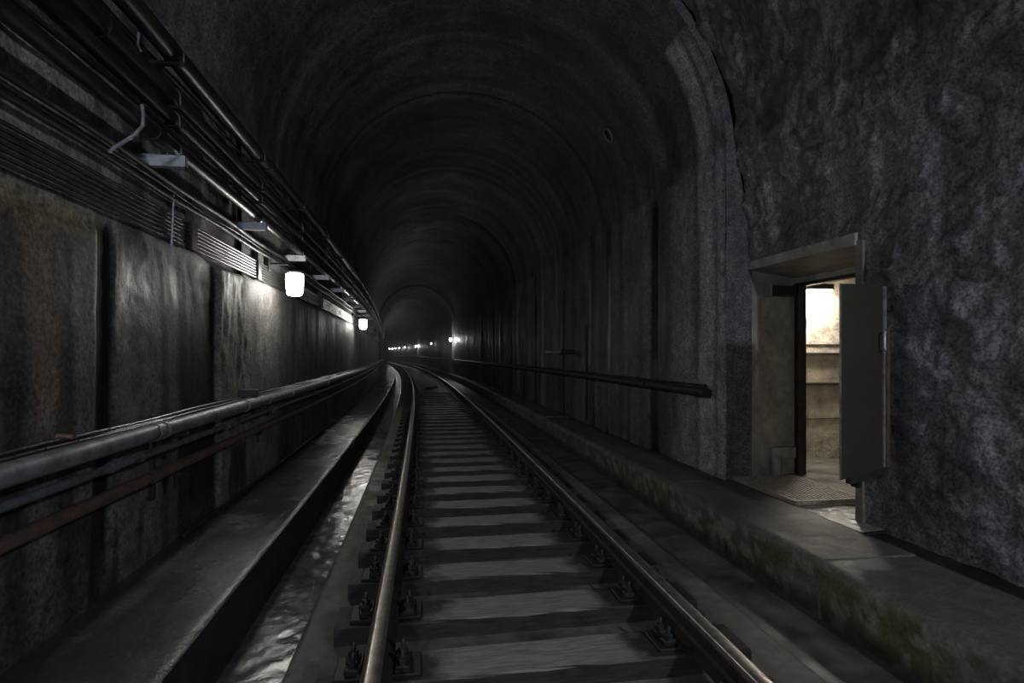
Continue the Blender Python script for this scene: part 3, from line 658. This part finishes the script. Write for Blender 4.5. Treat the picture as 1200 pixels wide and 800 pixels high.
# right wall pipe
longpipe('iron_pipe', 'brown iron pipe along the right wall ending before the doorway', 'pipe', 2.93, -0.41, 0.05, M['brown_pipe'], y0=5.42, y1=120, couplings=[(5.55, 0.05, 1.1), (7.05, 0.12, 1.12), (8.9, 0.05, 1.1), (11.2, 0.06, 1.1), (14.2, 0.06, 1.1), (17, 0.06, 1.1)])
longpipe('cable', 'thin black cable on top of the brown right wall pipe', 'cable', 2.965, -0.345, 0.010, M['cable'], y0=5.5, y1=120, n=7, sag=0.003)
for i, Y in enumerate((5.6, 7.5, 9.4, 11.3, 13.2, 15.1)):
    x0 = float(-sh(Y) - ex(Y)); o = MB().box(x0 + 2.90, x0 + 3.04, Y - 0.015, Y + 0.015, -0.475 + ZC, -0.455 + ZC).box(x0 + 2.99, x0 + 3.02, Y - 0.015, Y + 0.015, -0.46 + ZC, -0.33 + ZC).build('pipe_support', M['iron'])
    tag(o, '%s small iron support from the doorway under the right wall pipe' % ORD[i], 'bracket', 'supports of the right wall pipe')
Y = 10.8; x0 = float(-sh(Y) - ex(Y)); e = empty('cantilever_bracket', W(2.9, Y, 0.03), 'grey horizontal arm sticking out of the right wall above the brown pipe', 'bracket')
sub(MB().tube([(x0 + 3.03, Y, 0.03 + ZC), (x0 + 2.72, Y, 0.03 + ZC)], 0.045, 12).build('sleeve', M['iron']), e)
sub(MB().tube([(x0 + 2.73, Y, 0.03 + ZC), (x0 + 2.68, Y, 0.03 + ZC), (x0 + 2.67, Y, 0.03 + ZC), (x0 + 2.42, Y, 0.03 + ZC)], [0.055, 0.055, 0.042, 0.042], 12).build('tube_end', M['grey_pipe']), e)

# ---------------------------------------------------------------- tunnel lamps
glob = MB().lathe([(0.03, -0.125), (0.066, -0.120), (0.078, -0.10), (0.086, -0.02), (0.088, 0.06), (0.084, 0.095), (0.06, 0.10)], n=14)
capm = MB().lathe([(0.062, 0.098), (0.07, 0.10), (0.07, 0.125), (0.045, 0.15), (0.02, 0.165)], n=14)
cap_me = capm.mesh('cap', M['iron'])
glob_me = {k: glob.mesh('globe', M[k]) for k in ('lamp', 'lamp_near', 'lamp_fill_r', 'lamp_far', 'lamp_far2', 'lamp_weak', 'unlit')}  # lamp_near and lamp_fill_r are for the added unseen lamps behind the camera
def wall_lamp(Y, side, z, mat, label, off=0.21, scale=1.0):
    xw = XL if side < 0 else (XR if Y < 35 else XR - 0.1)
    if side < 0 and Y > 35: xw = XL + 0.1
    e = empty('wall_lamp', W(xw - side * off, Y, z), label, 'lamp', 'tunnel wall lamps')
    e.scale = (scale,) * 3
    link('globe', glob_me[mat], e)
    link('cap', cap_me, e)
    a = side * off
    MB().tube([(0, 0, 0.15), (0, 0, 0.175), (a * 0.25, 0, 0.195), (a, 0, 0.195)], 0.012, 8).build('arm', M['iron'], e)
    MB().box(min(a, a * 0.8), max(a, a * 0.8), -0.05, 0.05, 0.12, 0.26, 0.006).build('junction_box', M['iron'], e)
    return e
wall_lamp(5.92, -1, 0.71, 'lamp', 'large glowing lamp on the left wall, nearest the camera', off=0.29)
wall_lamp(13.55, -1, 0.70, 'lamp', 'second glowing lamp on the left wall, further along the pipes', off=0.27)
wall_lamp(21.3, -1, 0.73, 'unlit', 'unlit third lamp on the left wall beyond the two glowing ones')
wall_lamp(-1.3, -1, 0.755, 'lamp_near', 'unseen lamp added on the left wall behind the camera')
wall_lamp(-2.2, 1, 1.7, 'lamp_fill_r', 'unseen lamp added on the right wall behind the camera')
far = [528, 505.3, 483.7, 470, 462.5, 457, 452.3, 448]
ca, sa = math.cos(YAW), math.sin(YAW)
def px_of(u, Y): X, Yw, _ = W(u, Y, 0); D = X * sa + Yw * ca; return 600 + F * (X * ca - Yw * sa) / D, D
FARY = [34.6, 48.9, 66.5, 80.0, 88.5, 95.5, 101.8, 108.0]
for i, Y in enumerate(FARY):
    wall_lamp(Y, 1, 0.86, 'lamp_weak' if i == 1 else ('lamp_far' if i < 3 else 'lamp_far2'), ['brightest far lamp on the right wall by the arch joint', 'dim second far lamp on the right wall', 'third far lamp along the right wall', 'fourth far lamp along the right wall', 'fifth far lamp along the right wall', 'sixth far lamp along the right wall', 'seventh far lamp along the right wall', 'last visible far lamp where the tunnel bends away'][i], off=0.27 if i < 3 else 0.42, scale=0.8 if i < 3 else 0.65)
print('FARPX', [tuple(round(q, 1) for q in px_of(XR - 0.35, Y)) for Y in FARY], far)

# ---------------------------------------------------------------- doorway, recess and room
def bx(name, x0, x1, y0, y1, z0, z1, m, parent, bev=0.004): return sub(MB().box(x0, x1, y0, y1, z0 + ZC, z1 + ZC, bev).build(name, m), parent)
SHD = 0.0
trim = empty('trim_1', (3.4, 4.5, ZC - 1.27), kind='structure')
def prism(name, quad, z0, z1, m, parent):
    n = len(quad); v = [(x, y, z0 + ZC) for x, y in quad] + [(x, y, z1 + ZC) for x, y in quad]
    f = [list(range(n - 1, -1, -1)), list(range(n, 2 * n))] + [(i, (i + 1) % n, n + (i + 1) % n, n + i) for i in range(n)]
    return sub(MB().add(v, f).build(name, m), parent)
# far jamb (its face looks at the camera), near jamb, lintel
prism('jamb', [(3.27, 5.215), (3.95, 5.42), (3.95, 5.75), (3.27, 5.75)], -1.34, 0.97, M['jamb'], trim)
prism('jamb', [(3.275, 3.73), (3.275, 3.80), (3.62, 3.80), (3.62, 3.5), (3.42, 3.5), (3.35, 3.73)], -1.34, 0.86, M['jamb_grimy_shaded'], trim)
lint = MB()
lint.add([(3.26, 3.79, .83 + ZC), (3.26, 5.22, .85 + ZC), (3.26, 5.22, .93 + ZC), (3.26, 3.79, .925 + ZC), (4.0, 3.80, .80 + ZC), (4.0, 5.45, .80 + ZC), (4.0, 5.45, .99 + ZC), (4.0, 3.80, .99 + ZC)],
         [(0, 1, 2, 3), (7, 6, 5, 4), (0, 4, 5, 1), (3, 2, 6, 7), (0, 3, 7, 4), (1, 5, 6, 2)])
sub(lint.build('lintel', M['jamb']), trim)
bx('inner_beam', 3.92, 4.12, 3.4, 5.6, 0.745, 1.0, M['jamb'], trim)
bx('frame_post', 3.93, 4.02, 5.34, 5.425, -1.30, 0.76, M['frame'], trim)
bx('frame_header', 3.93, 4.02, 3.6, 5.40, 0.712, 0.755, M['frame'], trim)
o = empty('wall_inner', (4.6, 6.1, ZC - 1.3), kind='structure')
bx('far_wall', 3.95, 6.4, 6.10, 6.25, -1.4, 1.2, M['room'], o)
bx('back_wall', 6.2, 6.35, 2.2, 6.2, -1.4, 1.2, M['room'], o)
bx('front_wall', 3.7, 6.35, 2.2, 2.35, -1.4, 1.2, M['room'], o)
bx('side_wall', 3.60, 4.00, 2.2, 3.80, -1.4, 1.2, M['room'], o)
bx('side_wall', 3.95, 4.05, 5.42, 6.2, -1.4, 1.2, M['room'], o)
for z in (-0.02, -0.385, -0.80):
    if z > -0.5: bx('ledge', 4.0, 6.3, 6.06, 6.11, z, z + 0.03, M['frame'], o, 0.002)
bx('form_joint', 4.0, 6.3, 6.09, 6.105, 0.10, 0.112, M['frame'], o, 0.001)
bx('form_joint', 4.0, 6.3, 6.09, 6.105, -0.80, -0.794, M['frame'], o, 0.001)
o = MB().box(3.8, 6.4, 2.2, 6.3, 0.98 + ZC, 1.15 + ZC).build('ceiling_inner', M['room']); tag(o, kind='structure')
o = MB().box(3.40, 6.4, 2.2, 6.3, -1.45 + ZC, -1.285 + ZC).build('floor_inner', M['room_floor']); tag(o, kind='structure')
# room lamp
e = empty('room_lamp', (4.68, 5.93, 0.74 + ZC), 'flat lamp shining down the lit wall inside the doorway', 'lamp')
bx('housing', 4.46, 4.76, 5.84, 6.09, 0.752, 0.82, M['frame'], e); bx('diffuser', 4.48, 4.74, 5.86, 6.06, 0.728, 0.753, M['lamp_room'], e, 0.0)
# grate
g = empty('floor_grate', (3.36, 4.65, -1.26 + ZC), 'steel bar grate lying in front of the open doorway', 'grate')
gz = -1.235
for k in range(16): bx('bar', 3.085 + 0.0385 * k, 3.100 + 0.0385 * k, 4.215, 5.125, gz - 0.03, gz, M['grate'], g, 0.0)
for y in (4.20, 5.12): bx('end_bar', 3.06, 3.70, y, y + 0.016, gz - 0.032, gz + 0.002, M['grate'], g, 0.0)
for x in (3.056, 3.692): bx('side_bar', x, x + 0.012, 4.2, 5.136, gz - 0.032, gz + 0.002, M['grate'], g, 0.0)
for k in range(8): bx('cross_rod', 3.06, 3.70, 4.29 + 0.11 * k, 4.296 + 0.11 * k, gz - 0.012, gz - 0.004, M['grate'], g, 0.0)
# small fittings on the far jamb
e = empty('jamb_bracket', (3.55, 5.25, 0.66 + ZC), 'dark square bracket arm on the concrete jamb left of the opening', 'bracket')
bx('arm', 3.50, 3.80, 5.19, 5.34, 0.60, 0.70, M['iron'], e); bx('end_plate', 3.485, 3.51, 5.17, 5.32, 0.59, 0.71, M['jamb'], e)
e = empty('jamb_pipe', (3.7, 5.3, -1.2 + ZC), 'grey stub pipe and box at the foot of the concrete jamb', 'pipe')
sub(MB().tube([(3.62, 5.27, -1.27 + ZC), (3.62, 5.27, -1.06 + ZC)], 0.05, 12).build('stub', M['jamb']), e); bx('box', 3.57, 3.84, 5.26, 5.42, -1.09, -0.98, M['jamb'], e)
# door leaf: swung out, standing in front of the near jamb
A = Vector((2.80, 3.37, 0)); Bp = Vector((3.225, 3.46, 0)); T = (Bp - A); wid = T.length; T.normalize(); Nn = Vector((T.y, -T.x, 0))
d = empty('door_1', (A.x, A.y, ZC - 0.86), kind='structure')
def leaf(name, s0, s1, n0, n1, zb0, zb1, zt0, zt1, m):
    pts = []
    for (s, zb, zt) in ((s0, zb0, zt0), (s1, zb1, zt1)):
        for nn in (n0, n1):
            p = A + T * s + Nn * nn; pts += [(p.x, p.y, zb + ZC), (p.x, p.y, zt + ZC)]
    # order: s0n0b s0n0t s0n1b s0n1t s1n0b s1n0t s1n1b s1n1t
    f = [(0, 4, 5, 1), (2, 3, 7, 6), (0, 1, 3, 2), (4, 6, 7, 5), (1, 5, 7, 3), (0, 2, 6, 4)]
    return sub(MB().add(pts, f).build(name, m), d)
leaf('panel', 0, wid - 0.03, 0.0, -0.014, -0.86, -0.805, 0.474, 0.487, M['door'])
leaf('edge_strip', wid - 0.03, wid, 0.006, -0.05, -0.80, -0.80, 0.474, 0.474, M['door_edge'])
leaf('edge_strip', -0.004, 0.0, 0.0, -0.014, -0.86, -0.86, 0.476, 0.476, M['door_edge'])
leaf('shadow_backing', 0.10, wid, -0.015, -0.05, -0.90, -0.875, 0.44, 0.44, M['frame'])  # added black sheet standing for the shadow beneath the leaf
leaf('hinge_strip', wid - 0.012, wid + 0.018, 0.018, -0.03, -0.80, -0.80, 0.175, 0.175, M['rust_strip'])
hp = [A + T * (wid - 0.05) + Nn * 0.004, A + T * (wid - 0.05) + Nn * 0.0]
def hpt(s, n, z): p = A + T * s + Nn * n; return (p.x, p.y, z + ZC)
s1, s2 = wid - 0.028, wid - 0.082
sub(MB().tube([hpt(s1, 0.0, .152), hpt(s1 - .02, 0.03, .152), hpt(s2 + .012, 0.045, .150), hpt(s2, 0.05, .138), hpt(s2, 0.05, .038), hpt(s2 + .012, 0.045, .026), hpt(s1 - .02, 0.03, .024), hpt(s1, 0.0, .024)], 0.0075, 8).build('handle', M['chrome']), d)
for z in (0.30, -0.60): bx('hinge', 3.21, 3.33, 3.475, 3.54, z, z + 0.09, M['iron'], d)
bx('hinge', 3.24, 3.31, 3.74, 3.81, -1.02, -0.965, M['iron'], trim)
e = empty('round_port', (2.66, 7.76, 3.18 + ZC), 'small round port ring high on the right side of the vault', 'port')
nrm = Vector((0.715 - 2.66, 0, 1.95 - 3.18)).normalized(); ctr = Vector((2.655, 7.76, 3.18 + ZC)); ta = Vector((0, 1, 0)); tb = nrm.cross(ta)
sub(MB().tube([ctr + (ta * math.cos(a) + tb * math.sin(a)) * 0.10 + nrm * 0.01 for a in np.linspace(0, 2 * math.pi, 25)], 0.018, 8, cap=False).build('rim', M['slab']), e)
sub(MB().tube([ctr - nrm * 0.03, ctr + nrm * 0.006], 0.09, 20).build('plug', M['debris']), e)
# debris on the infill slab
rr = random.Random(3)
for k, (u, Y, s) in enumerate(((0.45, 22.6, 0.16), (0.75, 23.4, 0.12))):
    mb = MB(); mb.lathe([(s * 1.1, 0), (s * 1.0, s * 0.25), (s * 0.55, s * 0.5), (s * 0.15, s * 0.58)], n=9)
    mb.v = [(x + rr.uniform(-.03, .03), y + rr.uniform(-.03, .03), z) for x, y, z in mb.v]
    o = mb.build('debris_heap', M['debris'], None, W(u, Y, -H_TIE, False)); tag(o, ['dark lump of debris on the concrete between the rails', 'smaller dark lump of debris just beyond the first'][k], 'debris', 'debris between the rails')

# ---------------------------------------------------------------- thin mist hanging in the bore
hz = bpy.data.materials.new('tunnel_mist'); hz.use_nodes = True; nt = hz.node_tree; nt.nodes.clear()
ho = nt.nodes.new('ShaderNodeOutputMaterial'); hv = nt.nodes.new('ShaderNodeVolumeScatter')
hv.inputs['Density'].default_value = 0.006; hv.inputs['Anisotropy'].default_value = 0.5; nt.links.new(hv.outputs[0], ho.inputs['Volume'])
pr = MB(); Ys = [11.0] + list(range(15, 150, 5)); vs = []
for Y in Ys: vs += [W(-1.8, Y, -1.6), W(3.2, Y, -1.6), W(3.2, Y, 4.5), W(-1.8, Y, 4.5)]
fs = [(0, 1, 2, 3), (len(vs) - 1, len(vs) - 2, len(vs) - 3, len(vs) - 4)]
for i in range(len(Ys) - 1):
    for k in range(4): q = (k + 1) % 4; fs.append((i * 4 + k, i * 4 + 4 + k, i * 4 + 4 + q, i * 4 + q))
o = pr.add(vs, fs).build('tunnel_mist', hz); tag(o, 'thin mist hanging in the tunnel around the lamps', 'mist', kind='stuff')
